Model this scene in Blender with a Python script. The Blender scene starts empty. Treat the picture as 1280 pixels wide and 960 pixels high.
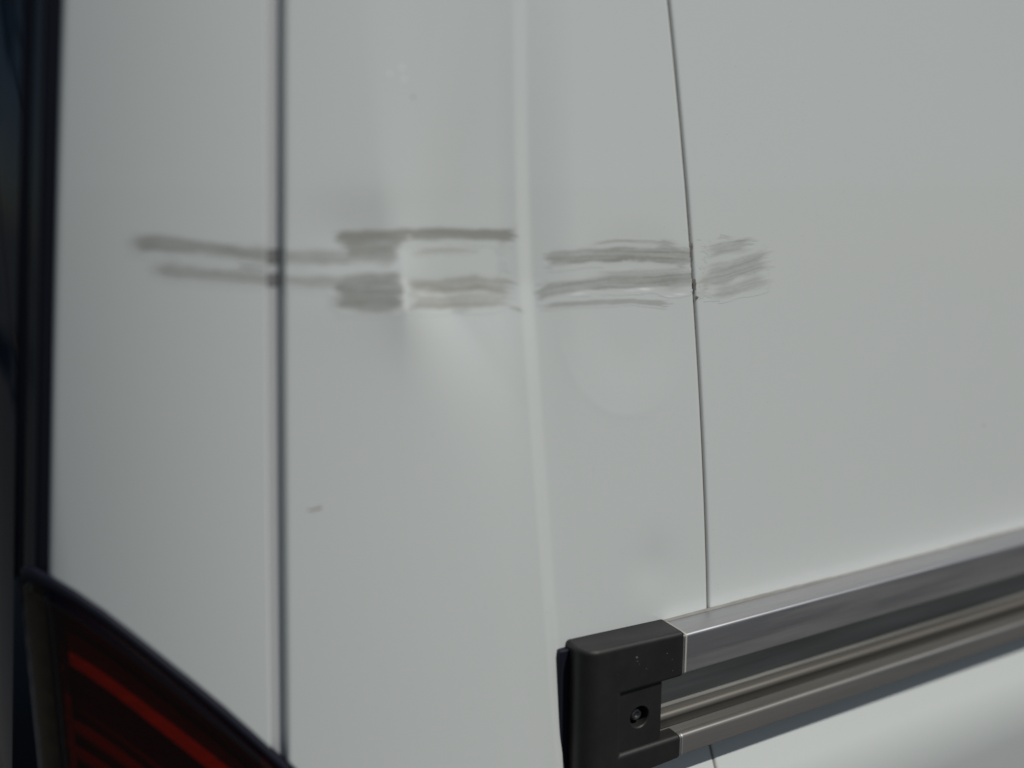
import bpy, bmesh, math, random
import numpy as np
from mathutils import Vector

random.seed(4)
rng = np.random.default_rng(7)
scene = bpy.context.scene
C = scene.collection
R = math.radians

# ------------------------------------------------------------------ camera
YAW, PITCH, FPX = 61.0, -11.2, 1240.0
CAM = np.array([0.0, -0.36, 1.25])
_az, _p = R(YAW), R(PITCH)
VDIR = np.array([math.cos(_p)*math.cos(_az), math.cos(_p)*math.sin(_az), math.sin(_p)])
RDIR = np.array([math.sin(_az), -math.cos(_az), 0.0])
UDIR = np.cross(RDIR, VDIR)
cd = bpy.data.cameras.new('camera')
cam = bpy.data.objects.new('camera', cd); C.objects.link(cam)
cam.location = Vector(CAM)
cam.rotation_euler = Vector(VDIR).to_track_quat('-Z', 'Y').to_euler()
cd.sensor_width = 36.0
cd.lens = 36.0*FPX/1280.0
cd.clip_start = 0.01; cd.clip_end = 500
cd.dof.use_dof = True
cd.dof.focus_distance = 0.485
cd.dof.aperture_fstop = 2.15
scene.camera = cam

# ------------------------------------------------------------------ world, sun, exposure
SUN_EL, SUN_AZ = 57.0, 25.0          # azimuth to the right of the van side's outward normal
w = bpy.data.worlds.new('World'); scene.world = w; w.use_nodes = True
nt = w.node_tree
bg = nt.nodes['Background']
sky = nt.nodes.new('ShaderNodeTexSky'); sky.sky_type = 'NISHITA'; sky.sun_disc = False
sky.sun_elevation = R(SUN_EL); sky.sun_rotation = R(180-SUN_AZ)
nt.links.new(sky.outputs[0], bg.inputs[0]); bg.inputs[1].default_value = 0.05
sl = bpy.data.lights.new('sun', 'SUN'); sl.energy = 4.8; sl.angle = R(0.5); sl.color = (1.0, 0.975, 0.93)
so = bpy.data.objects.new('sun', sl); C.objects.link(so)
sdir = Vector((math.sin(R(SUN_AZ))*math.cos(R(SUN_EL)), -math.cos(R(SUN_AZ))*math.cos(R(SUN_EL)), math.sin(R(SUN_EL))))
so.rotation_euler = sdir.to_track_quat('Z', 'Y').to_euler(); so.location = (2, -4, 6)
vs = scene.view_settings
vs.view_transform = 'Standard'; vs.look = 'None'; vs.gamma = 1; vs.use_curve_mapping = False
vs.exposure = -0.82

# ------------------------------------------------------------------ materials
def mat(name):
    m = bpy.data.materials.new(name); m.use_nodes = True
    return m, m.node_tree, m.node_tree.nodes['Principled BSDF']
def sset(b, **k):
    for a, v in k.items(): b.inputs[a.replace('_', ' ')].default_value = v
def N(nt, t, **k):
    n = nt.nodes.new(t)
    for a, v in k.items(): setattr(n, a, v)
    return n
def noise(nt, scale, detail=3, rough=.5, stretch=None, co='Object'):
    tc = N(nt, 'ShaderNodeTexCoord'); src = tc.outputs[co]
    if stretch:
        mp = N(nt, 'ShaderNodeMapping'); mp.inputs['Scale'].default_value = stretch
        nt.links.new(src, mp.inputs[0]); src = mp.outputs[0]
    n = N(nt, 'ShaderNodeTexNoise'); n.inputs['Scale'].default_value = scale
    n.inputs['Detail'].default_value = detail; n.inputs['Roughness'].default_value = rough
    nt.links.new(src, n.inputs['Vector']); return n.outputs[0]
def ramp(nt, src, stops):
    r = N(nt, 'ShaderNodeValToRGB'); e = r.color_ramp.elements
    e[0].position, e[0].color = stops[0][0], stops[0][1]
    e[1].position, e[1].color = stops[-1][0], stops[-1][1]
    for p, c in stops[1:-1]:
        x = e.new(p); x.color = c
    nt.links.new(src, r.inputs[0]); return r.outputs[0]
def mix(nt, fac, a, b, mode='MIX'):
    m = N(nt, 'ShaderNodeMix', data_type='RGBA', blend_type=mode)
    for i, v in ((0, fac), (6, a), (7, b)):
        if hasattr(v, 'is_linked'): nt.links.new(v, m.inputs[i])
        else: m.inputs[i].default_value = v
    return m.outputs[2]
def bump(nt, b, src, strength, dist):
    bp = N(nt, 'ShaderNodeBump'); bp.inputs['Strength'].default_value = strength
    bp.inputs['Distance'].default_value = dist
    nt.links.new(src, bp.inputs['Height']); nt.links.new(bp.outputs[0], b.inputs['Normal'])
def g(v, a=1): return (v, v, v, a)

PAINT = (0.70, 0.735, 0.715, 1)
def paint_nodes(nt):
    n1 = noise(nt, 9, 4, .6)
    film = ramp(nt, n1, [(.25, (.990, .990, .986, 1)), (.75, (1, 1, 1, 1))])
    n2 = noise(nt, 5, 5, .65, (30, 30, 3))
    runs = ramp(nt, n2, [(.3, (.996, .996, .993, 1)), (.7, (1, 1, 1, 1))])
    n3 = noise(nt, 900, 2, .5)
    specks = ramp(nt, n3, [(.24, (.72, .70, .66, 1)), (.29, (1, 1, 1, 1))])
    c = mix(nt, 1.0, PAINT, film, 'MULTIPLY')
    c = mix(nt, 1.0, c, runs, 'MULTIPLY')
    return mix(nt, .6, c, mix(nt, 1.0, c, specks, 'MULTIPLY'))
m_paint, nt_, b = mat('white_paint')
nt_.links.new(paint_nodes(nt_), b.inputs['Base Color'])
sset(b, Roughness=.22, Coat_Weight=.5, Coat_Roughness=.06)
bump(nt_, b, noise(nt_, 1400, 2), .03, .0002)

m_scuff, nt_, b = mat('scuffs_and_glints')
at = N(nt_, 'ShaderNodeAttribute', attribute_name='wear_glints')
sep = N(nt_, 'ShaderNodeSeparateColor'); nt_.links.new(at.outputs['Color'], sep.inputs[0])
pc = paint_nodes(nt_)
tone = mix(nt_, sep.outputs[1], (.335, .345, .325, 1), (.36, .33, .26, 1))
c = mix(nt_, sep.outputs[0], pc, tone)
c = mix(nt_, sep.outputs[2], c, (.95, .96, .95, 1))  # third channel: near-white colour imitating sun glints on the paint
nt_.links.new(c, b.inputs['Base Color'])
rr = N(nt_, 'ShaderNodeMapRange'); rr.inputs[3].default_value = .22; rr.inputs[4].default_value = .5
nt_.links.new(sep.outputs[0], rr.inputs[0]); nt_.links.new(rr.outputs[0], b.inputs['Roughness'])
sset(b, Coat_Weight=.25, Coat_Roughness=.12)
bump(nt_, b, noise(nt_, 300, 3, .6, (.6, .6, 12)), .06, .0002)

m_chip, nt_, b = mat('dirt_chip'); sset(b, Base_Color=(.2, .17, .15, 1), Roughness=.6)
m_grime, nt_, b = mat('seam_grime'); sset(b, Base_Color=(.17, .15, .135, 1), Roughness=.8)
m_gapdirt, nt_, b = mat('gap_dirt'); sset(b, Base_Color=(.19, .19, .19, 1), Roughness=.8)
m_mark, nt_, b = mat('reddish_mark'); sset(b, Base_Color=(.36, .31, .30, 1), Roughness=.5)
m_fleck, nt_, b = mat('bare_fleck'); sset(b, Base_Color=(.9, .92, .9, 1), Roughness=.25)

def metal(name, base, dirt, dcol, rough, metallic=1.0):
    m, nt, b = mat(name)
    br = noise(nt, 60, 4, .6, (.4, 40, 40))
    d = noise(nt, 30, 5, .6, (.16, 2.5, 2.5))
    col = ramp(nt, br, [(.3, tuple(x*.82 for x in base)+(1,)), (.7, base+(1,))])
    msk = ramp(nt, d, [(dirt-.2, g(1)), (dirt+.2, g(0))])
    nt.links.new(mix(nt, msk, col, dcol+(1,)), b.inputs['Base Color'])
    mr = N(nt, 'ShaderNodeMapRange'); mr.inputs[3].default_value = metallic; mr.inputs[4].default_value = .25
    nt.links.new(msk, mr.inputs[0]); nt.links.new(mr.outputs[0], b.inputs['Metallic'])
    r2 = N(nt, 'ShaderNodeMapRange'); r2.inputs[3].default_value = rough-.06; r2.inputs[4].default_value = rough+.14
    nt.links.new(br, r2.inputs[0]); nt.links.new(r2.outputs[0], b.inputs['Roughness'])
    bump(nt, b, noise(nt, 220, 3, .6, (.15, 8, 8)), .12, .0003)
    return m
m_alu = metal('brushed_aluminium', (.50, .50, .515), .34, (.27, .26, .245), .36, .9)
m_track = metal('grimy_track', (.16, .157, .14), .50, (.085, .082, .072), .5, .5)
m_alu2 = metal('dull_aluminium', (.38, .375, .36), .42, (.16, .15, .135), .38, .85)

m_ridge = metal('worn_ridge', (.20, .19, .17), .50, (.12, .110, .095), .5, .45)
m_wall = metal('dusty_wall', (.62, .61, .56), .5, (.26, .255, .23), .5, .3)
m_crumb, nt_, b = mat('track_dirt'); sset(b, Base_Color=(.75, .73, .68, 1), Roughness=.9)
m_cream, nt_, b = mat('cream_edge'); sset(b, Base_Color=(.42, .41, .36, 1), Roughness=.7)
m_bead2, nt_, b = mat('bare_metal_edge'); sset(b, Base_Color=(.5, .5, .5, 1), Metallic=.8, Roughness=.5)
m_blk, nt_, b = mat('black_plastic')
sset(b, Roughness=.52, Specular_IOR_Level=.4)
n = noise(nt_, 500, 3)
nt_.links.new(ramp(nt_, noise(nt_, 60, 5, .7), [(.35, (.0145, .0145, .0150, 1)), (.7, (.023, .022, .021, 1))]), b.inputs['Base Color'])
bump(nt_, b, noise(nt_, 1600, 2), .12, .0003)
m_hole, nt_, b = mat('screw_steel'); sset(b, Base_Color=(.16, .16, .16, 1), Metallic=.9, Roughness=.3)
m_rub, nt_, b = mat('black_rubber'); sset(b, Base_Color=(.009, .010, .019, 1), Roughness=.6, Specular_IOR_Level=.25)
m_trim, nt_, b = mat('gloss_black_trim'); sset(b, Base_Color=(.012, .017, .024, 1), Roughness=.12, IOR=1.7)
m_glass, nt_, b = mat('tinted_glass'); sset(b, Base_Color=(.012, .020, .032, 1), Roughness=.03, IOR=1.75)
bump(nt_, b, noise(nt_, 25, 2), .02, .002)
m_dark, nt_, b = mat('seam_sealer')
nt_.links.new(ramp(nt_, noise(nt_, 50, 4), [(.3, (.16, .13, .11, 1)), (.7, (.26, .23, .21, 1))]), b.inputs['Base Color'])
sset(b, Roughness=.8)

def lens_mat(name, tint, gl=.06):
    m = bpy.data.materials.new(name); m.use_nodes = True; nt = m.node_tree
    nt.nodes.remove(nt.nodes['Principled BSDF']); out = nt.nodes['Material Output']
    tr = N(nt, 'ShaderNodeBsdfTransparent'); tr.inputs[0].default_value = tint
    gs = N(nt, 'ShaderNodeBsdfGlossy'); gs.inputs['Roughness'].default_value = gl; gs.inputs[0].default_value = g(.8)
    lw = N(nt, 'ShaderNodeLayerWeight'); lw.inputs[0].default_value = .5
    pw = N(nt, 'ShaderNodeMath', operation='POWER'); pw.inputs[1].default_value = 5.0; nt.links.new(lw.outputs['Facing'], pw.inputs[0])
    fr = N(nt, 'ShaderNodeMath', operation='MULTIPLY_ADD'); fr.inputs[1].default_value = .96; fr.inputs[2].default_value = .04; nt.links.new(pw.outputs[0], fr.inputs[0])
    mx = N(nt, 'ShaderNodeMixShader')
    nt.links.new(fr.outputs[0], mx.inputs[0]); nt.links.new(tr.outputs[0], mx.inputs[1]); nt.links.new(gs.outputs[0], mx.inputs[2])
    nt.links.new(mx.outputs[0], out.inputs[0]); return m
m_red = lens_mat('red_lens', (.45, .075, .012, 1))
m_smoke = lens_mat('smoky_amber_lens', (.42, .33, .20, 1))
m_hous, nt_, b = mat('lamp_housing'); sset(b, Base_Color=(.15, .14, .14, 1), Roughness=.4)
m_refl, nt_, b = mat('reflector_band'); sset(b, Base_Color=(.62, .58, .55, 1), Roughness=.35)
nt_.links.new(ramp(nt_, noise(nt_, 60, 3, .5, (1, 1, 6)), [(.3, g(.22)), (.7, g(.34))]), b.inputs['Base Color'])
m_bodyin, nt_, b = mat('inner_body'); sset(b, Base_Color=(.48, .49, .50, 1), Roughness=.6)

m_asph, nt_, b = mat('asphalt')
nt_.links.new(ramp(nt_, noise(nt_, 120, 6, .7), [(.3, g(.045)), (.7, g(.09))]), b.inputs['Base Color']); sset(b, Roughness=.9)
bump(nt_, b, noise(nt_, 300, 4), .6, .01)
m_leaf, nt_, b = mat('leaves')
nt_.links.new(ramp(nt_, noise(nt_, 3, 3), [(.3, (.028, .05, .015, 1)), (.7, (.06, .10, .03, 1))]), b.inputs['Base Color']); sset(b, Roughness=.6)
m_bark, nt_, b = mat('bark')
nt_.links.new(ramp(nt_, noise(nt_, 6, 5, .6, (4, 4, 1)), [(.3, (.06, .045, .03, 1)), (.7, (.15, .12, .09, 1))]), b.inputs['Base Color']); sset(b, Roughness=.9)
m_tyre, nt_, b = mat('tyre_rubber'); sset(b, Base_Color=(.02, .02, .02, 1), Roughness=.8)
m_rim, nt_, b = mat('steel_rim'); sset(b, Base_Color=(.5, .5, .52, 1), Metallic=.8, Roughness=.4)

# ------------------------------------------------------------------ helpers
def tag(o, **k):
    for a, v in k.items(): o[a] = v
    return o
def link(name, me, m, parent=None, smooth=True):
    o = bpy.data.objects.new(name, me); C.objects.link(o)
    me.materials.append(m)
    if parent is not None: o.parent = parent
    if smooth: me.polygons.foreach_set('use_smooth', [True]*len(me.polygons))
    me.update(); return o
def grid_mesh(name, P):                      # P: (n, m, 3) array of points
    n, m_, _ = P.shape
    me = bpy.data.meshes.new(name)
    idx = np.arange(n*m_).reshape(n, m_)
    f = np.stack([idx[:-1, :-1], idx[1:, :-1], idx[1:, 1:], idx[:-1, 1:]], -1).reshape(-1, 4)
    me.from_pydata(P.reshape(-1, 3).tolist(), [], f.tolist()); return me
def bm_obj(name, bm, m, parent, smooth=False):
    me = bpy.data.meshes.new(name); bmesh.ops.recalc_face_normals(bm, faces=bm.faces); bm.to_mesh(me); bm.free()
    return link(name, me, m, parent, smooth)

# ------------------------------------------------------------------ the body surface: Y of the skin over (X, Z)
_xs = np.linspace(-.005, .2, 600)
_th = np.interp(_xs, [-.005, 0.0, .012, .028, .100, .150, .2], [81, 75, 62, 43, 18, 8, 0])
_cy = -np.concatenate([[0], np.cumsum((np.tan(np.radians(_th[1:]))+np.tan(np.radians(_th[:-1])))/2*np.diff(_xs))])
_cy = _cy-_cy[-1]                            # positive: away into the van
def ycorner(X): return np.interp(X, _xs, _cy)
def ylean(Z):
    t = Z-1.05; up = .5*(t+np.sqrt(t*t+.05**2))
    return .035*(Z-1.01) + .10*up**1.5*np.clip(1.6-Z, .35, 1)
def yshoulder(Z):                            # fullness of the side below the rail
    t = np.clip((.974-Z)/.042, 0, 1)
    s = t*t*(3-2*t)
    b_ = np.maximum(.935-Z, 0)
    return -.0140*s + .13*b_ + .2*b_**2
STEP = .0030; X_bead = None
def ybase(X, Z):
    Y = ycorner(X)+ylean(Z)+yshoulder(Z)*np.clip((X-.20)/.04, 0, 1)
    if X_bead is None: return Y-STEP*(np.asarray(X) < .21)
    t = np.clip((X-X_bead(Z)+.0046)/.0088, 0, 1)
    return Y+STEP*(t*t*(3-2*t)-1)
def at(px, py):                              # where the sight line of a picture point meets the skin
    px = np.asarray(px, float); py = np.asarray(py, float)
    d = VDIR+RDIR*((px-640)/FPX)[..., None]-UDIR*((py-480)/FPX)[..., None]
    t = (0-CAM[1])/d[..., 1]
    for _ in range(14):
        P = CAM+d*t[..., None]
        Y = ybase(P[..., 0], P[..., 2]); t = t*.3+.7*(Y-CAM[1])/d[..., 1]
    P = CAM+d*t[..., None]
    return P[..., 0], P[..., 2]
def curve(pts, lo=.4, hi=2.2):               # picture polyline -> X as a function of Z
    pts = np.array(pts, float)
    X, Z = at(pts[:, 0], pts[:, 1]); o = np.argsort(Z); X, Z = X[o], Z[o]
    s1 = np.clip((X[-1]-X[-2])/(Z[-1]-Z[-2]), -.06, .06); s0 = np.clip((X[1]-X[0])/(Z[1]-Z[0]), -.02, .02)
    Xe = np.concatenate([[X[0]-s0*(Z[0]-lo)], X, [X[-1]+s1*(hi-Z[-1])*.5]]); Ze = np.concatenate([[lo], Z, [hi]])
    return lambda z: np.interp(z, Ze, Xe)
def smooth_curve(pts):                       # quadratic fit within the frame, straight beyond it
    pts = np.array(pts, float); X, Z = at(pts[:, 0], pts[:, 1])
    c_ = np.polyfit(Z-1.15, X, 2)
    def fn(z):
        zc = np.clip(z, .95, 1.36)
        return np.polyval(c_, zc-1.15)+np.polyval(np.polyder(c_), zc-1.15)*(z-zc)*.4
    return fn
X_paint = smooth_curve([(78, 0), (72, 250), (64, 500), (62, 700)])
X_gap = smooth_curve([(345, 0), (345, 350), (346, 600), (349, 900)])
X_bead = smooth_curve([(652, 0), (655, 200), (659, 380), (671, 520), (684, 700), (693, 850), (700, 950)])
X_seam = smooth_curve([(836, 0), (848, 120), (858, 230), (867, 330), (874, 480), (881, 620), (886, 760)])
# lamp top edge: Z over X
_lp = np.array([(18, 732), (25, 718), (31, 711), (40, 712), (65, 724), (95, 742), (130, 766), (165, 793), (200, 821), (240, 853), (280, 886), (315, 917), (350, 949), (372, 970), (398, 1000), (420, 1040), (430, 1100)], float)
_lx, _lz = at(_lp[:, 0], _lp[:, 1])
def Z_lamp(X): return np.interp(X, _lx, _lz)
def X_lampright(z):
    o = np.argsort(_lz[-5:]); return np.interp(z, _lz[-5:][o], _lx[-5:][o])
XG2 = .0031                                  # half width of the blurred gap
def X_sideleft(z):
    zl = _lz[-5]
    return np.where(z > zl, X_gap(z)+XG2, np.maximum(X_gap(z)+XG2, X_lampright(z)+.0012))

# ---- dents and pressed bead
def sstep(a, b, x):
    t = np.clip((x-a)/(b-a), 0, 1); return t*t*(3-2*t)
def XY(px, py):
    a, b_ = at(np.array([px]), np.array([py])); return float(a[0]), float(b_[0])
x_cr, z_cr = XY(503, 362)
x_dc, z_dc = XY(590, 352)
x_ft, z_ft = XY(548, 20)
x_r, z_r = XY(792, 392)
x_b, z_b = XY(815, 738)
x_m, z_m = XY(455, 300)
def ydent(X, Z):
    Y = np.zeros(np.broadcast(X, Z).shape)
    # pressed bead: the skin steps in to the right of it
    xb = X_bead(Z)
    # main dent between crease and bead: steep lower wall, long shallow upper wall
    zz = Z-z_dc
    prof = np.where(zz > 0, np.exp(-(zz/.12)**2), np.exp(-(np.sqrt(zz**2+.008**2)-.008)/.040))
    xs_ = x_cr+.20*np.maximum(z_cr-Z, 0)
    wd_ = .019+.50*np.maximum(z_cr-Z, 0)
    wd_ = wd_+.22*np.maximum(Z-z_cr, 0)
    side = sstep(-.3, 1.0, (X-xs_)/wd_)*(1-sstep(.0440, .0840, X-x_cr))
    Y += .0062*prof*side
    # sharp upright crease at the end of the block of scuffs
    k = X-x_cr-.10*np.minimum(Z-z_cr, 0)*-1*0
    Y -= .0019*np.exp(-((Z-z_cr)/.021)**2)*np.where(k < 0, np.exp(-np.abs(k)/.011), np.exp(-np.abs(k)/.016))
    # fold running up from the crease
    xf = x_cr+(x_ft-x_cr)*(Z-z_cr)/(z_ft-z_cr)
    Y -= .0006*np.exp(-np.sqrt((X-xf)**2+.0012**2)/.016)*sstep(z_cr-.01, z_cr+.03, Z)
    # fold running down and right from the crease
    xf2 = x_cr+.26*(z_cr-Z)
    Y -= .0006*np.exp(-np.sqrt((X-xf2)**2+.003**2)/.022)*sstep(z_cr+.004, z_cr-.012, Z)*np.exp(-np.maximum(z_cr-Z, 0)/.05)
    # small push above the left scuffs
    Y += .0013*np.exp(-((X-x_m)/.019)**2-((Z-z_m)/.015)**2)
    # shallow dish between bead and door seam
    rr_ = np.sqrt(((X-x_r)/.040)**2+((Z-z_r)/.047)**2)
    Y += .0006*(1-sstep(.35, 1.0, rr_))
    Y -= .00005*np.exp(-((rr_-1.0)/.05)**2)*sstep(.005, -.02, Z-z_r)*(1-sstep(.0, .036, X-x_r-.0))
    Y += .0007*np.exp(-((X-x_b)/.012)**2-((Z-z_b-.012)/.014)**2)
    # faint waviness of sheet metal
    Y += .00010*np.sin(X*31+Z*7+1)*np.sin(Z*18-X*5)
    return Y
def yskin(X, Z):
    fade = sstep(.018, .05, X)
    return ybase(X, Z)+ydent(X, Z)*fade

# ------------------------------------------------------------------ skins
def zlevels(z0, z1):
    parts = []
    if z0 < .97: parts.append(np.linspace(z0, .97, max(3, int((.97-z0)/.02))))
    a = max(z0, .97); b_ = min(z1, 1.38)
    parts.append(np.linspace(a, b_, int((b_-a)/.0011)))
    if z1 > 1.38: parts.append(np.linspace(1.38, z1, int((z1-1.38)/.04)))
    return np.unique(np.round(np.concatenate(parts), 6))
def skin(name, Xl, Xr, zb, z1, m, parent, nx=150, rl=.0015, rr_=.0015, rb=.0012, ret=.008, dy=0.0, extra=None):
    """skin panel with rolled edges; zb is a number or a function of X (bottom edge)"""
    zfun = zb if callable(zb) else (lambda X: np.full_like(X, zb))
    z0 = float(np.min(zfun(np.linspace(float(np.min(Xl(np.array([1.1])))), float(np.max(Xr(np.array([1.1])))), 50)))) if callable(zb) else zb
    zl = zlevels(z0, z1); t = (zl-z0)/(z1-z0)
    e = np.array([0, .0001, .0004, .0008, .0013])
    u = np.linspace(0, 1, nx) if extra is None else extra
    wid = float(np.mean(Xr(np.array([1.15]))-Xl(np.array([1.15]))))
    u = np.unique(np.concatenate([u, e/wid, 1-e/wid]))
    U, T = np.meshgrid(u, t, indexing='ij')
    Z = z0+T*(z1-z0)
    for _ in range(8):
        X = Xl(Z)+(Xr(Z)-Xl(Z))*U
        zb_ = zfun(X); Z = zb_+T*(z1-zb_)
    Y = yskin(X, Z)+dy
    dl = X-Xl(Z); dr = Xr(Z)-X; db = Z-zfun(X)
    def roll(d, r):
        k = np.clip(r-d, 0, r); return r-np.sqrt(np.maximum(r*r-k*k, 0))
    Y = Y+np.maximum(roll(dl, rl), roll(dr, rr_))+(roll(db, rb) if callable(zb) else 0)
    P = np.stack([X, Y, Z], -1)
    L0 = P[:1]+np.array([0, ret, 0]); R0 = P[-1:]+np.array([0, ret, 0])
    P = np.concatenate([L0, P, R0], 0)
    B0 = P[:, :1]+np.array([0, ret, 0]); P = np.concatenate([B0, P], 1)
    return link(name, grid_mesh(name, P), m, parent)

van = bpy.data.objects.new('van', None); C.objects.link(van); van.location = (0, 0, 0)
tag(van, label='white van with grey scuff streaks, a dented rear corner and an aluminium sliding door rail', category='van')

ZTOP, ZLOW = 2.05, .42
rear_door = skin('rear_door', X_paint, lambda z: X_gap(z)-XG2, Z_lamp, ZTOP, m_paint, van, nx=80, rr_=.0009, rl=.002)
side = skin('side_panel', X_sideleft, lambda z: X_seam(z)-.0004, ZLOW, ZTOP, m_paint, van, nx=210)
tag(side, label='dented white side panel between the rear door gap and the sliding door')
du = np.unique(np.concatenate([np.linspace(0, .26, 150), np.linspace(.26, 1, 60)]))
door = skin('sliding_door', lambda z: X_seam(z)+.0004, lambda z: np.full_like(z, 1.45), ZLOW, ZTOP, m_paint, van, extra=du)

# what lies behind the gaps
def backing(name, Xa, Xb, za, zb_, m, parent, depth):
    z = np.linspace(za, zb_, 60); u = np.linspace(0, 1, 5)
    U, Z = np.meshgrid(u, z, indexing='ij'); X = Xa(Z)+(Xb(Z)-Xa(Z))*U
    P = np.stack([X, yskin(X, Z)+depth, Z], -1); return link(name, grid_mesh(name, P), m, parent)
backing('door_gap', lambda z: X_gap(z)-.006, lambda z: X_gap(z)+.006, ZLOW, ZTOP, m_bodyin, van, .0050)
backing('door_seal', lambda z: X_seam(z)-.003, lambda z: X_seam(z)+.003, ZLOW, ZTOP, m_dark, van, .0013)

# rear glass and its dark strips (they turn round the corner)
def strip(name, pl, pr, m, dy, zb, lab=None):
    o = skin(name, smooth_curve([(pl+8, 0), (pl+4, 250), (pl-1, 500), (pl-3, 700)]) if not callable(pl) else pl,
             smooth_curve([(pr+8, 0), (pr+4, 250), (pr-1, 500), (pr-3, 700)]), zb, ZTOP, m, van, nx=12, rl=.0008, rr_=.0008, dy=dy, ret=.012)
    if lab: tag(o, label=lab)
    return o
strip('window_seal', 49, 71, m_rub, .0022, Z_lamp)
strip('window_trim', 33.5, 48, m_trim, .0010, Z_lamp)
strip('window_edging', 22, 33, m_rub, .0030, Z_lamp)
# the pane goes on round the rear of the van
zl = zlevels(.9, ZTOP)
xs = np.concatenate([[-.0049], np.linspace(-.004, .0, 5)[:-1], np.linspace(0, 1, 8)])
rows = []
xr = smooth_curve([(29, 0), (25, 250), (20, 500), (17, 700), (16, 900)])
P = []
for k, t in enumerate(np.linspace(0, 1, 14)):
    X = -.0049+(xr(zl)+.0049)*t
    P.append(np.stack([X, ybase(X, zl)+.0008, zl], -1))
x0 = P[0].copy()
far = [np.stack([x0[:, 0]-.004*d-.012*(1-math.exp(-d/.05)), x0[:, 1]+d, x0[:, 2]], -1) for d in (1.6, .8, .3, .1, .04, .015, .005)]
link('rear_window', grid_mesh('rear_window', np.stack(far+P, 0)), m_glass, van)
zl2 = np.linspace(.42, .9, 30)
far2 = []
for d in (1.6, .8, .1, .03, 0):
    far2.append(np.stack([np.full_like(zl2, -.0049-.012*(1-math.exp(-d/.05))-.004*d), ybase(np.full_like(zl2, -.0049), np.maximum(zl2, .9))+d+.0008, zl2], -1))
link('rear_lower_panel', grid_mesh('rear_lower_panel', np.stack(far2, 0)), m_paint, van)
# closed inner shell so that no light comes through the gaps
bm = bmesh.new(); bmesh.ops.create_cube(bm, size=1)
for v_ in bm.verts:
    v_.co = Vector((1.55/2+.13+v_.co.x*1.24 if False else (.16 if v_.co.x < 0 else 1.45), ((.030 if v_.co.z < 0 else .22) if v_.co.y < 0 else 1.6), (ZLOW if v_.co.z < 0 else ZTOP+.01)))
bm_obj('inner_shell', bm, m_bodyin, van)
# bumper and wheel below the picture, so that the van stands on its ground
bm = bmesh.new(); bmesh.ops.create_cube(bm, size=1)
for v_ in bm.verts:
    v_.co = Vector((-.10 if v_.co.x < 0 else .24, -.02 if v_.co.y < 0 else 1.65, .42 if v_.co.z < 0 else .66))
bmesh.ops.bevel(bm, geom=bm.edges[:], offset=.03, segments=4, affect='EDGES', profile=.6)
bm_obj('rear_bumper', bm, m_blk, van, True)
def lathe(name, prof, m, parent, loc, seg=48):
    bm = bmesh.new(); ring = []
    for r_, y_ in prof:
        ring.append([bm.verts.new((loc[0]+r_*math.cos(2*math.pi*k/seg), loc[1]+y_, loc[2]+r_*math.sin(2*math.pi*k/seg))) for k in range(seg)])
    for a_, b_ in zip(ring[:-1], ring[1:]):
        for k in range(seg): bm.faces.new((a_[k], a_[(k+1) % seg], b_[(k+1) % seg], b_[k]))
    return bm_obj(name, bm, m, parent, True)
for wy, s_ in ((.03, 1), (1.6, -1)):
    t_ = lathe('wheel', [(.2, .0), (.3, -.005), (.335, .02), (.34, .1), (.335, .18), (.3, .21), (.2, .2)], m_tyre, van, (.95, wy, .34))
    lathe('rim', [(.205, .0), (.19, .03), (.08, .05), (.07, .02), (.001, .02)], m_rim, t_, (.95, wy, .34))

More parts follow.
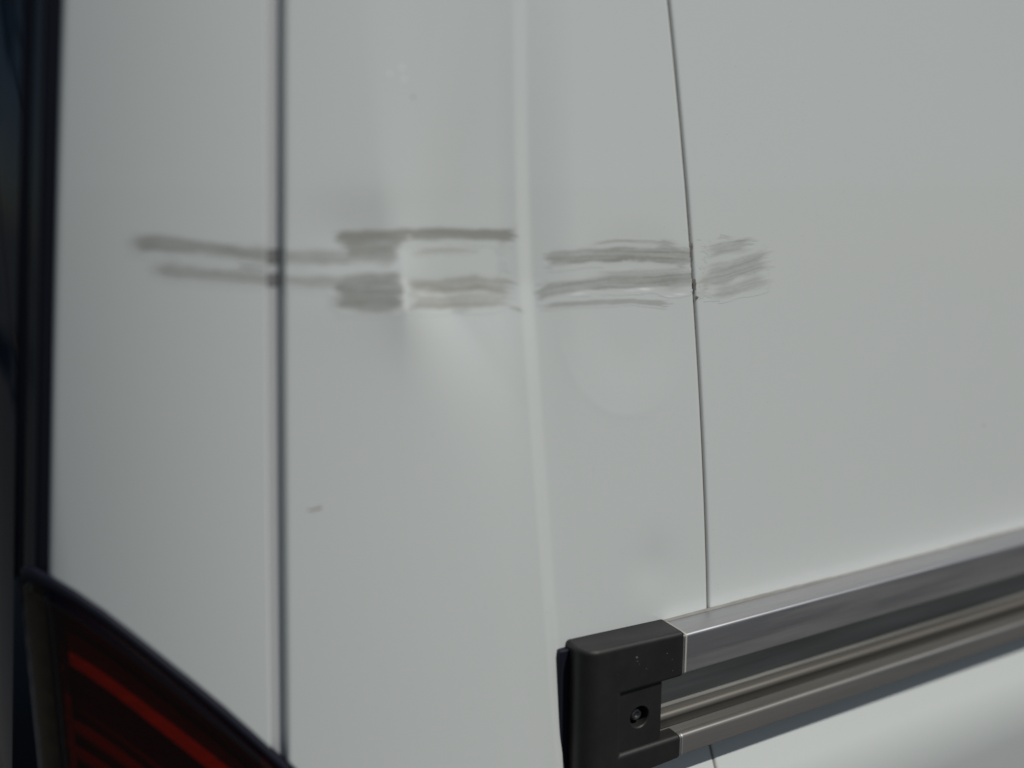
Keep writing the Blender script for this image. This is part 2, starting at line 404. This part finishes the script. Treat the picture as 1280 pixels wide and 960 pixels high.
# ------------------------------------------------------------------ scuffs: thin transferred layer that follows the dented skin, with painted glints
def smooth_noise(n, step):
    a = rng.random(int(n/step)+4); x = np.arange(n)/step
    i = x.astype(int); f_ = x-i; f_ = f_*f_*(3-2*f_); return a[i]*(1-f_)+a[i+1]*f_
def vnoise(X, Z, sx, sz, seed):
    r_ = np.random.default_rng(seed).random((256, 256)); a = X/sx+50; b_ = Z/sz+50
    i, j = np.floor(a).astype(int), np.floor(b_).astype(int); f_, h = a-i, b_-j
    f_, h = f_*f_*(3-2*f_), h*h*(3-2*h)
    G = lambda p, q: r_[p % 256, q % 256]
    return (G(i, j)*(1-f_)+G(i+1, j)*f_)*(1-h)+(G(i, j+1)*(1-f_)+G(i+1, j+1)*f_)*h
def scuff(strokes, parent, xlim, name='scuff_mark', label=None, seed=1, white=(), dy=0.0):
    """strokes: (points in picture coordinates, width px, strength, brownness, end softness px)"""
    allp = np.array([p for s in strokes for p in s[0]], float); wmax = max(s[1] for s in strokes)
    gx = np.arange(allp[:, 0].min()-wmax*.6-8, allp[:, 0].max()+wmax*.6+8, .9)
    gy = np.arange(allp[:, 1].min()-wmax*.75-4, allp[:, 1].max()+wmax*.75+4, .7)
    GX, GY = np.meshgrid(gx, gy, indexing='ij')
    A = np.zeros_like(GX); Bn = np.zeros_like(GX)
    for si, s in enumerate(strokes):
        pts, wd, st, br = s[0], s[1], s[2], s[3]; soft = (s[4] if len(s) > 4 else 6)*1.5
        pts = np.array(pts, float)
        cy = np.interp(GX, pts[:, 0], pts[:, 1])
        sd = seed*31+si*7
        cy = cy+(vnoise(GX, GY*0, 60, 1, sd)-.5)*2.2+(vnoise(GX, GY*0, 9, 1, sd)-.5)*.8
        hw = wd/2*(.92+.36*vnoise(GX, GY*0, 22, 1, sd+1))
        v = (GY-cy)/hw
        across = 1-sstep(.60, 1.14, np.abs(v)+.30*(vnoise(GX, v*3, 14, 1, sd+2)-.5)+.14*(vnoise(GX, v*6, 4, 1, sd+7)-.5))
        x0 = pts[0, 0]+12*(vnoise(v*4, v*0, 1, 1, sd+3)-.5)+7*(vnoise(v*11, v*0, 1, 1, sd+13)-.5); x1 = pts[-1, 0]+14*(vnoise(v*4, v*0, 1, 1, sd+4)-.5)+8*(vnoise(v*11, v*0, 1, 1, sd+14)-.5)
        along = sstep(0, 1, (GX-x0)/soft)*sstep(0, 1, (x1-GX)/soft)
        base = .70+.34*(vnoise(GX, GY-cy, 70, 3.4, sd+5)-.5)+.30*(vnoise(GX, GY-cy, 110, 1.6, sd+9)-.5)+.22*(vnoise(GX, GY, 26, 8, sd+8)-.5)+.16*(vnoise(GX, GY, 3.2, 2.2, sd+10)-.5)
        r2 = np.random.default_rng(sd+77); L = pts[-1, 0]-pts[0, 0]; fine = np.zeros_like(GX)
        for _ in range(int(4+wd*.7)):
            yj = r2.uniform(-.95, .95)*wd/2; a0 = pts[0, 0]+L*r2.uniform(-.04, .6); a1 = a0+L*r2.uniform(.15, .7)
            fine += r2.uniform(-.35, .65)*np.exp(-((GY-cy-yj-(GX-a0)*r2.normal(0, .008))/r2.uniform(.5, 1.1))**2)*sstep(0, 1, (GX-a0)/9)*sstep(0, 1, (a1-GX)/9)
        halo = .14*np.exp(-(np.abs(v)/1.35)**3)
        a = np.clip(st*1.46*along*(across*(base+.55*fine)+halo), 0, 1)
        Bn = np.where(a > A, br, Bn); A = np.maximum(A, a)+.25*np.minimum(A, a)
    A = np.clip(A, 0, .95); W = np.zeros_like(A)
    for (wx, wy, wl, ww, ws) in white:  # white: glints painted over the scuffs
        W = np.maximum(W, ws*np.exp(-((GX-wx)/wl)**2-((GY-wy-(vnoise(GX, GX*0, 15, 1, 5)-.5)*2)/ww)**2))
    X, Z = at(GX, GY)
    Y = yskin(X, Z)-.00006+dy
    P = np.stack([X, Y, Z], -1)
    n, m_ = GX.shape; idx = np.arange(n*m_).reshape(n, m_)
    f_ = np.stack([idx[:-1, :-1], idx[1:, :-1], idx[1:, 1:], idx[:-1, 1:]], -1).reshape(-1, 4)
    lo, hi = xlim
    ok = ((A+W) > .012) & (X > lo(Z)) & (X < hi(Z))
    ok = ok.reshape(-1); f_ = f_[ok[f_].all(1)]
    used = np.unique(f_); mp = np.full(n*m_, -1); mp[used] = np.arange(len(used))
    me = bpy.data.meshes.new(name); me.from_pydata(P.reshape(-1, 3)[used].tolist(), [], mp[f_].tolist())
    ca = me.color_attributes.new('wear_glints', 'FLOAT_COLOR', 'POINT')
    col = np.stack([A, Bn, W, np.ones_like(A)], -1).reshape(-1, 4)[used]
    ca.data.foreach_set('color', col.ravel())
    o = link(name, me, m_scuff, parent)
    if label: tag(o, label=label)
    return o
limR = (lambda z: X_paint(z)+.002, lambda z: X_gap(z)-XG2-.0004)
limS = (lambda z: X_gap(z)+XG2+.0004, lambda z: X_seam(z)-.0009)
limD = (lambda z: X_seam(z)+.0009, lambda z: z*0+9)
scuff([([(156, 305), (200, 303), (250, 309), (300, 317), (375, 322)], 18, .60, .1, 16)], rear_door, limR, seed=2)
scuff([([(183, 335), (230, 340), (290, 345), (375, 351)], 15, .52, .1, 16)], rear_door, limR, seed=3)
scuff([([(330, 320), (390, 321), (440, 323)], 19, .52, .1, 8), ([(330, 349), (390, 353), (432, 354)], 15, .48, .1, 8),
       ([(420, 297), (500, 294), (560, 293), (620, 294), (652, 297)], 15, .70, .15, 5),
       ([(424, 296), (470, 292), (560, 290), (645, 294)], 5, .52, .4, 5),
       ([(430, 311), (470, 312), (502, 312)], 38, .56, .15, 5),
       ([(428, 318), (465, 311), (498, 312)], 6, .35, .7, 8),
       ([(512, 316), (560, 314), (612, 315)], 6, .34, .9, 14),
       ([(418, 357), (450, 352), (505, 350)], 18, .62, .1, 5),
       ([(420, 372), (450, 371), (505, 371)], 28, .68, .1, 4),
       ([(408, 378), (440, 378), (470, 381)], 13, .35, .2, 10),
       ([(430, 386), (460, 388), (500, 386)], 7, .40, .2, 12),
       ([(508, 358), (560, 360), (600, 354), (650, 362)], 19, .52, .5, 8),
       ([(530, 363), (575, 362), (625, 359)], 6, .42, .5, 12),
       ([(506, 376), (560, 379), (600, 376), (650, 376)], 18, .40, .45, 12),
       ([(560, 385), (582, 390), (602, 384)], 7, .26, .2, 8),
       ([(644, 388), (652, 387), (660, 389)], 4, .45, 1, 4),
       ([(628, 308), (636, 308), (645, 307)], 10, .26, .3, 6), ([(629, 330), (636, 330), (643, 330)], 44, .13, .1, 6)], side, limS, seed=6,  # last stroke: soft upright shadow beside the bead, painted in
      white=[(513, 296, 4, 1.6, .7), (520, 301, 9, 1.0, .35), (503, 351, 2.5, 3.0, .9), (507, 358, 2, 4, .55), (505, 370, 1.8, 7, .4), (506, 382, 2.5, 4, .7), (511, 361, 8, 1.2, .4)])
scuff([([(686, 325), (730, 319), (780, 317), (830, 319), (880, 321)], 19, .54, .2, 5),
       ([(735, 306), (770, 302), (842, 304)], 5, .26, .7, 16),
       ([(812, 310), (830, 306), (850, 309)], 13, .40, .2, 10),
       ([(840, 325), (852, 328), (866, 329)], 18, .35, .2, 8),
       ([(676, 366), (710, 359), (760, 353), (810, 353), (880, 346)], 17, .50, .15, 6),
       ([(740, 344), (790, 343), (866, 338)], 10, .32, .3, 20),
       ([(820, 352), (845, 350), (866, 350)], 26, .38, .1, 18),
       ([(680, 384), (720, 380), (790, 377), (840, 380)], 7, .36, .1, 8)], side, limS, seed=17,
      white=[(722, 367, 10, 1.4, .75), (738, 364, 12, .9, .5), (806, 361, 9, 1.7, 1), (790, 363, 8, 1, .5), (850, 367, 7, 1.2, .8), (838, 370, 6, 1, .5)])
scuff([([(868, 300), (868.5, 301), (871, 300)], 2, .1, .5, 1), ([(877, 318), (905, 311), (946, 304)], 17, .40, .1, 14),
       ([(896, 296), (905, 295), (916, 298)], 5, .30, .1, 5),
       ([(874, 347), (905, 341), (935, 332), (966, 322)], 26, .40, .1, 12),
       ([(884, 366), (915, 362), (945, 352), (968, 344)], 18, .34, .1, 12),
       ([(872, 356), (878, 356), (885, 355)], 30, .30, .9, 6)], door, limD, seed=12)

gap_ = [o for o in C.objects if o.name == 'door_gap'][0]
for y0_, y1_ in ((312, 331), (343, 360)):
    z1_, z0_ = XY(345, y0_)[1], XY(345, y1_)[1]
    backing('grime', lambda z: X_gap(z)-.0048-.0008*np.sin(z*2500), lambda z: X_gap(z)+.0048, z0_, z1_, m_gapdirt, gap_, .0049)
# small chips and flecks
def chip(px, py, lx, lz, m, parent, ang=0, name='paint_chip'):
    x, z = XY(px, py); bm = bmesh.new(); k = 14
    c0 = bm.verts.new((x, float(yskin(np.array(x), np.array(z)))-.0002, z)); ring = []
    for i in range(k):
        a = 2*math.pi*i/k; rr2 = .75+.45*random.random()
        dx, dz = lx*rr2*math.cos(a), lz*rr2*math.sin(a)
        dx, dz = dx*math.cos(ang)-dz*math.sin(ang), dx*math.sin(ang)+dz*math.cos(ang)
        ring.append(bm.verts.new((x+dx, float(yskin(np.array(x+dx), np.array(z+dz)))-.00004, z+dz)))
    for i in range(k): bm.faces.new((c0, ring[i], ring[(i+1) % k]))
    return bm_obj(name, bm, m, parent, True)
chip(392, 637, .0023, .0005, m_mark, side, .05)
chip(399, 635, .0012, .0005, m_mark, side)
for p_ in ((503, 85), (487, 93), (506, 99)): chip(*p_, .0007, .0009, m_fleck, side, .6)
chip(518, 121, .0005, .0005, m_mark, side)
for p_ in ((1098, 888), (1136, 877), (1230, 532)): chip(*p_, .0006, .0006, m_chip, door if p_[0] > 850 else side)
# grime where the scuffs cross the seam
for (px, py, lx, lz) in ((863.5, 316, .0008, .0030), (865, 308, .0005, .0018), (868.5, 356, .0008, .0030), (871, 372, .0009, .0009)):
    chip(px, py, lx, lz, m_grime, side, .04, 'grime')

# ------------------------------------------------------------------ sliding door rail
RX0, RX1 = .2795, 1.40
cx1 = .2855
PR = .0150
def extrude_profile(name, loops, x0, x1, m, parent, nseg=40, warp=None):
    bm = bmesh.new()
    xs_ = np.concatenate([np.linspace(x0, min(x0+.35, x1), nseg), [x1]]) if x1-x0 > .4 else np.linspace(x0, x1, nseg)
    prev = None; rings = []
    for x in xs_:
        rings.append([bm.verts.new((x, y, z)) for y, z in loops])
    for a, b_ in zip(rings[:-1], rings[1:]):
        n_ = len(a)
        for k in range(n_): bm.faces.new((a[k], a[(k+1) % n_], b_[(k+1) % n_], b_[k]))
    bm.faces.new(rings[0]); bm.faces.new(rings[-1][::-1])
    o = bm_obj(name, bm, m, parent, True)
    o.data.polygons.foreach_set('use_smooth', [True]*len(o.data.polygons))
    md = o.modifiers.new('split', 'EDGE_SPLIT'); md.split_angle = R(28)
    return o
def arc(cy, cz, r_, a0, a1, n_=6):
    return [(cy+r_*math.cos(R(a0+(a1-a0)*k/n_)), cz+r_*math.sin(R(a0+(a1-a0)*k/n_))) for k in range(n_+1)]
zt = 1.0412; T = .0016
# y negative = outward.  top flange + front face
yo = -PR
prof_up = [(.004, zt-T), (.004, zt)]+arc(yo+.0016, zt-.0016, .0016, 90, 180)+[(yo, zt-.0195)]+arc(yo+.0008, zt-.0195, .0008, 180, 360, 5)+[(yo+T, zt-.004), (yo+T+.0012, zt-T)]
rail = bpy.data.objects.new('door_rail', None)
rail = extrude_profile('door_rail', prof_up, RX0, RX1, m_alu, van)
tag(rail, label='aluminium sliding door rail running forward from its black end cap')
zb = .9785
prof_lo = [(-.0008, zb+.0066)]+[(-.0035, zb+.0068), (-.0045, zb+.0072)]+[(-.0080, zb+.0074)]+[(yo+.004, zb+.0086)]+arc(yo+.0019, zb+.0083, .0019, 90, 180)+[(yo, zb)]+arc(yo+.0006, zb+.0000, .0006, 180, 360, 4)+[(yo+T, zb+.005), (-.0008, zb+.0046)]
extrude_profile('lower_flange', prof_lo, RX0, RX1, m_alu2, rail)
prof_bk = [(-.0008, zt-T), (-.0020, zt-T-.0005), (-.0020, .9985), (-.0026, .9965), (-.0050, .9930), (-.0085, .9865), (-.0100, zb+.0078), (-.0008, zb+.0070)]
extrude_profile('roller_track', prof_bk, RX0-.008, RX1, m_track, rail)
extrude_profile('back_wall', [(-.0010, .9975), (-.0010, zt-T-.0008), (-.0026, zt-T-.0008), (-.0022, .9975)], RX0-.007, RX1, m_wall, rail)
prof_bd = [(-.0035, .9935)]+arc(-.0068, .9962, .0021, 60, 230, 7)+[(-.0072, .9900)]
extrude_profile('track_ridge', prof_bd, RX0-.008, RX1, m_ridge, rail)
extrude_profile('end_bead', [(y-.0003 if y < -.006 else y, z+.0002) for y, z in prof_up], cx1+.0001, cx1+.0011, m_cream, rail, 2)  # thin cream-coloured sliver at the rail's end
extrude_profile('end_bead', [(y-.0002 if y < -.006 else y, z+.0001) for y, z in prof_lo], cx1+.0001, cx1+.0009, m_bead2, rail, 2)
# sealant line between rail and skin
z = np.linspace(0, 1, 400); xx = RX0+.002+z*(.6-RX0)
rag = np.array([.0004+.0009*vnoise(np.array(x), np.array(0.), .06, 1, 77)+.0003*vnoise(np.array(x), np.array(0.), .006, 1, 78) for x in xx])
Pq = np.stack([np.stack([xx, yskin(xx, zt+rag)-.00015, zt+rag], -1), np.stack([xx, yskin(xx, zt+rag*0)-.0009, xx*0+zt+.0001], -1)], 0)
m_seal, nt_, b = mat('dusty_sealant'); sset(b, Roughness=.9)
nt_.links.new(ramp(nt_, noise(nt_, 70, 4), [(.3, (.23, .22, .20, 1)), (.7, (.31, .30, .28, 1))]), b.inputs['Base Color'])
link('sealant', grid_mesh('sealant', Pq), m_seal, rail)

# ------------------------------------------------------------------ black end cap of the rail
cap = bpy.data.objects.new('rail_end_cap', None)
def rounded_prism(name, outline, y0, y1, m, parent, bev, seg=5, special=None):
    """outline: (x, z) polygon extruded from y0 (wall) out to y1; special: {vertex index: bevel of the upright edge}"""
    bm = bmesh.new()
    A = [bm.verts.new((x, y0, z)) for x, z in outline]; B_ = [bm.verts.new((x, y1, z)) for x, z in outline]
    n_ = len(outline); front = bm.faces.new(B_); bm.faces.new(A[::-1])
    for k in range(n_): bm.faces.new((A[k], A[(k+1) % n_], B_[(k+1) % n_], B_[k]))
    es = [e for e in front.edges]
    if special:
        big = [e for e in es if all(v_.co.x < special[0] for v_ in e.verts)]
        rest = [e for e in es if e not in big]
        bmesh.ops.bevel(bm, geom=big, offset=special[1], segments=10, affect='EDGES', profile=.5)
        bmesh.ops.recalc_face_normals(bm, faces=bm.faces)
        rest = [e for e in bm.edges if e.is_valid and len(e.link_faces) == 2 and e.calc_face_angle(0) > R(45) and all(v_.co.y < y0-.001 or True for v_ in e.verts)
                and not all(abs(v_.co.y-y0) < 1e-6 for v_ in e.verts)]
        bmesh.ops.bevel(bm, geom=rest, offset=bev, segments=seg, affect='EDGES', profile=.5)
    else:
        bmesh.ops.bevel(bm, geom=[e for e in bm.edges if not all(abs(v_.co.y-y0) < 1e-6 for v_ in e.verts)], offset=bev, segments=seg, affect='EDGES', profile=.5)
    o = bm_obj(name, bm, m, parent, True)
    md = o.modifiers.new('wn', 'WEIGHTED_NORMAL'); md.keep_sharp = True
    return o
cz1 = 1.0450; cz0 = .9735; cx0 = .2285; cx1 = .2855
na = zt-.0215; nb = zb+.0105; xr_ = .2490
outl = [(cx0, cz0), (cx1, zb-.001), (cx1, nb), (xr_, nb), (xr_, na), (cx1, na), (cx1, zt+.0006), (cx1-.006, cz1-.0012), (cx0, cz1)]
outl = [(cx0, cz0), (cx1, cz0+.003), (cx1, nb), (xr_, nb), (xr_, na), (cx1, na), (cx1, cz1-.0022), (cx0, cz1-.0002)]
cap = rounded_prism('rail_end_cap', outl, .004, -PR-.0004, m_blk, van, .0021, 5, special=(cx0+.001, .0085))
tag(cap, label='black plastic end cap closing the sliding door rail')
# thin flange plate behind the cap
rounded_prism('base_flange', [(.2232, .930), (.236, .930), (.236, 1.0415), (.2236, 1.0415)], .004, -.0020, m_rub, cap, .0007, 3)
# recessed plate with the fixing screw in its hole
sx, sz = .2610, 1.0045
def holed_plate(name, x0, x1, z0, z1, yf, rad, yb, m, parent, n_=40):
    bm = bmesh.new(); O, I, I2, Bk = [], [], [], []
    for k in range(n_):
        a = 2*math.pi*(k+.5)/n_; c_, s_ = math.cos(a), math.sin(a)
        q = min((x1-sx if c_ > 0 else x0-sx)/c_ if abs(c_) > 1e-6 else 9, (z1-sz if s_ > 0 else z0-sz)/s_ if abs(s_) > 1e-6 else 9)
        O.append(bm.verts.new((sx+q*c_, yf, sz+q*s_)))
        I.append(bm.verts.new((sx+(rad+.0005)*c_, yf, sz+(rad+.0005)*s_)))
        I2.append(bm.verts.new((sx+rad*c_, yf+.0005, sz+rad*s_)))
        Bk.append(bm.verts.new((sx+rad*.9*c_, yb, sz+rad*.9*s_)))
    for A_, B_ in ((O, I), (I, I2), (I2, Bk)):
        for k in range(n_): bm.faces.new((A_[k], A_[(k+1) % n_], B_[(k+1) % n_], B_[k]))
    bm.faces.new(Bk)
    E_ = [bm.verts.new((v_.co.x, .002, v_.co.z)) for v_ in O]
    for k in range(n_): bm.faces.new((O[k], O[(k+1) % n_], E_[(k+1) % n_], E_[k]))
    o = bm_obj(name, bm, m, parent, True); md = o.modifiers.new('split', 'EDGE_SPLIT'); md.split_angle = R(30); return o
holed_plate('mounting_plate', xr_-.002, .2735, nb-.002, na+.002, -.0136, .0052, .0010, m_blk, cap)
sc_ = lathe('screw', [(.0034, .0005), (.0034, -.0098), (.0028, -.0112), (.0016, -.0117), (.0013, -.0100), (.0001, -.0100)], m_hole, cap, (sx, 0, sz), 24)
for k in range(12):
    bm = bmesh.new(); bmesh.ops.create_icosphere(bm, subdivisions=1, radius=random.uniform(.0001, .00022) if k else .0004)
    if k == 0: p_ = (.2570, -PR-.0004, 1.0365)
    elif k < 8: p_ = (random.uniform(.245, .283), -PR-.0004, random.uniform(1.022, 1.036))
    else: p_ = (random.uniform(.251, .270), -.0122, random.uniform(1.0115, 1.016))
    for v_ in bm.verts: v_.co += Vector(p_)
    bm_obj('dust_speck', bm, m_seal, cap, True)

# ------------------------------------------------------------------ tail lamp
def lamp_patch(name, Xa, Xb, s0, s1, off, m, parent, nx=60, ns=24, closed_edge=0.0, sfun=None):
    """patch hung from the lamp's top edge; off(X, s) = how far it lies behind (+) or in front (-) of the skin"""
    x = np.linspace(Xa, Xb, nx); s = np.linspace(0, 1, ns)
    XX, SS = np.meshgrid(x, s0+(s1-s0)*s, indexing='ij')
    Z = Z_lampc(XX)-SS
    Y = ybase(XX, Z)+off(XX, SS)
    P = np.stack([XX, Y, Z], -1)[:, ::-1]
    if closed_edge:
        P = np.concatenate([P[:, :1]+np.array([0, closed_edge, 0]), P, P[:, -1:]+np.array([0, closed_edge, 0])], 1)
        P = np.concatenate([P[:1]+np.array([0, closed_edge, 0]), P, P[-1:]+np.array([0, closed_edge, 0])], 0)
    return link(name, grid_mesh(name, P), m, parent)
_k = np.polyfit(_lx[3:14], _lz[3:14], 4)
def Z_lampc(X): return np.interp(X, _lx, _lz)
xL, xR = float(_lx[1]), float(_lx[-1])
lamp = lamp_patch('tail_lamp', xL, xR, -.0010, .0055, lambda X, S: -.0026*np.sqrt(np.clip(1-((S-.00225)/.0033)**2, 0, 1))+.0006, m_rub, van, nx=120, ns=14, closed_edge=.008)
tag(lamp, label='dark red tail lamp with a black surround, cut into the rear corner')
xi = float(at(np.array([64.]), np.array([800.]))[0][0])
lamp_patch('lens', xi+.0004, xR, .0056, .30, lambda X, S: -.0008+S*0, m_red, lamp, nx=100, ns=40, closed_edge=.006)
lamp_patch('indicator_lens', xL+.0010, xi-.0004, .0056, .30, lambda X, S: -.0008+S*0, m_smoke, lamp, nx=16, ns=40, closed_edge=.006)
lamp_patch('lamp_housing', xL-.0005, xR, .0, .31, lambda X, S: .0125+.0012*np.sin(S*520), m_hous, lamp, nx=60, ns=120)
def band(name, Xa, Xb, s0, s1, d0, d1, m, bow=.0008):
    return lamp_patch(name, Xa, Xb, s0, s1, lambda X, S: d0+(d1-d0)*(S-s0)/(s1-s0)+bow*np.sin(math.pi*(S-s0)/(s1-s0)), m, lamp, nx=50, ns=8)
band('reflector_band', xi+.006, xR-.004, .022, .036, .0090, .0045, m_refl)
band('reflector_band', xi+.012, xR-.003, .0150, .0175, .0080, .0065, m_refl)
lamp_patch('reflector_post', xi+.0030, xi+.0055, .030, .16, lambda X, S: .0095+S*0, m_refl, lamp, nx=4, ns=20)
lamp_patch('divider', xi-.0006, xi+.0006, .004, .30, lambda X, S: -.0004+S*0, m_rub, lamp, nx=3, ns=30, closed_edge=.016)

# ------------------------------------------------------------------ ground and what the rear glass mirrors
bm = bmesh.new(); bmesh.ops.create_grid(bm, x_segments=4, y_segments=4, size=150)
tag(bm_obj('ground', bm, m_asph, None), kind='structure')

def tree(x, y, h, cr, cz, label, seed):
    rd = random.Random(seed)
    t = bpy.data.objects.new('tree', None); C.objects.link(t); t.location = (x, y, 0)
    tag(t, label=label, category='tree', group='trees mirrored in the rear glass')
    bm = bmesh.new(); prev = None
    for k in range(9):
        f_ = k/8; r_ = .16*(1-f_*.75); cx, cy = .12*math.sin(f_*3+seed), .1*math.cos(f_*2.3+seed)
        ring = [bm.verts.new((cx+r_*math.cos(a*math.pi/5), cy+r_*math.sin(a*math.pi/5), f_*h*.8)) for a in range(10)]
        if prev:
            for a in range(10): bm.faces.new((prev[a], prev[(a+1) % 10], ring[(a+1) % 10], ring[a]))
        prev = ring
    bm_obj('trunk', bm, m_bark, t, True)
    cl = [(rd.gauss(0, cr*.45), rd.gauss(0, cr*.45), cz+rd.gauss(0, (h-cz)*.42), rd.uniform(.35, .8)) for _ in range(46)]
    V, F = [], []
    for (a, b_, c_, q) in cl:
        for _ in range(230):
            p_ = Vector((rd.gauss(0, 1), rd.gauss(0, 1), rd.gauss(0, 1))); p_ = p_.normalized()*q*rd.random()**.4
            d1 = Vector((rd.gauss(0, 1), rd.gauss(0, 1), rd.gauss(0, 1))).normalized()*.09
            d2 = d1.orthogonal().normalized()*.045; o_ = Vector((a, b_, c_))+p_; i = len(V)
            V += [o_-d1, o_-d2, o_+d1, o_+d2]; F.append((i, i+1, i+2, i+3))
    me = bpy.data.meshes.new('crown'); me.from_pydata(V, [], F); link('crown', me, m_leaf, t, False)
tree(-7.2, 3.2, 5.2, 1.5, 4.1, 'leafy tree beside the van, mirrored in its rear glass', 3)
tree(-13.5, 11.0, 3.4, 2.6, 2.3, 'small leafy tree farthest beyond the van, mirrored in its rear glass', 5)
tree(-9.5, .2, 5.8, 1.7, 4.6, 'leafy tree straight behind the van, mirrored in its rear glass', 8)

print('faces', sum(len(o.data.polygons) for o in C.objects if o.type == 'MESH'))
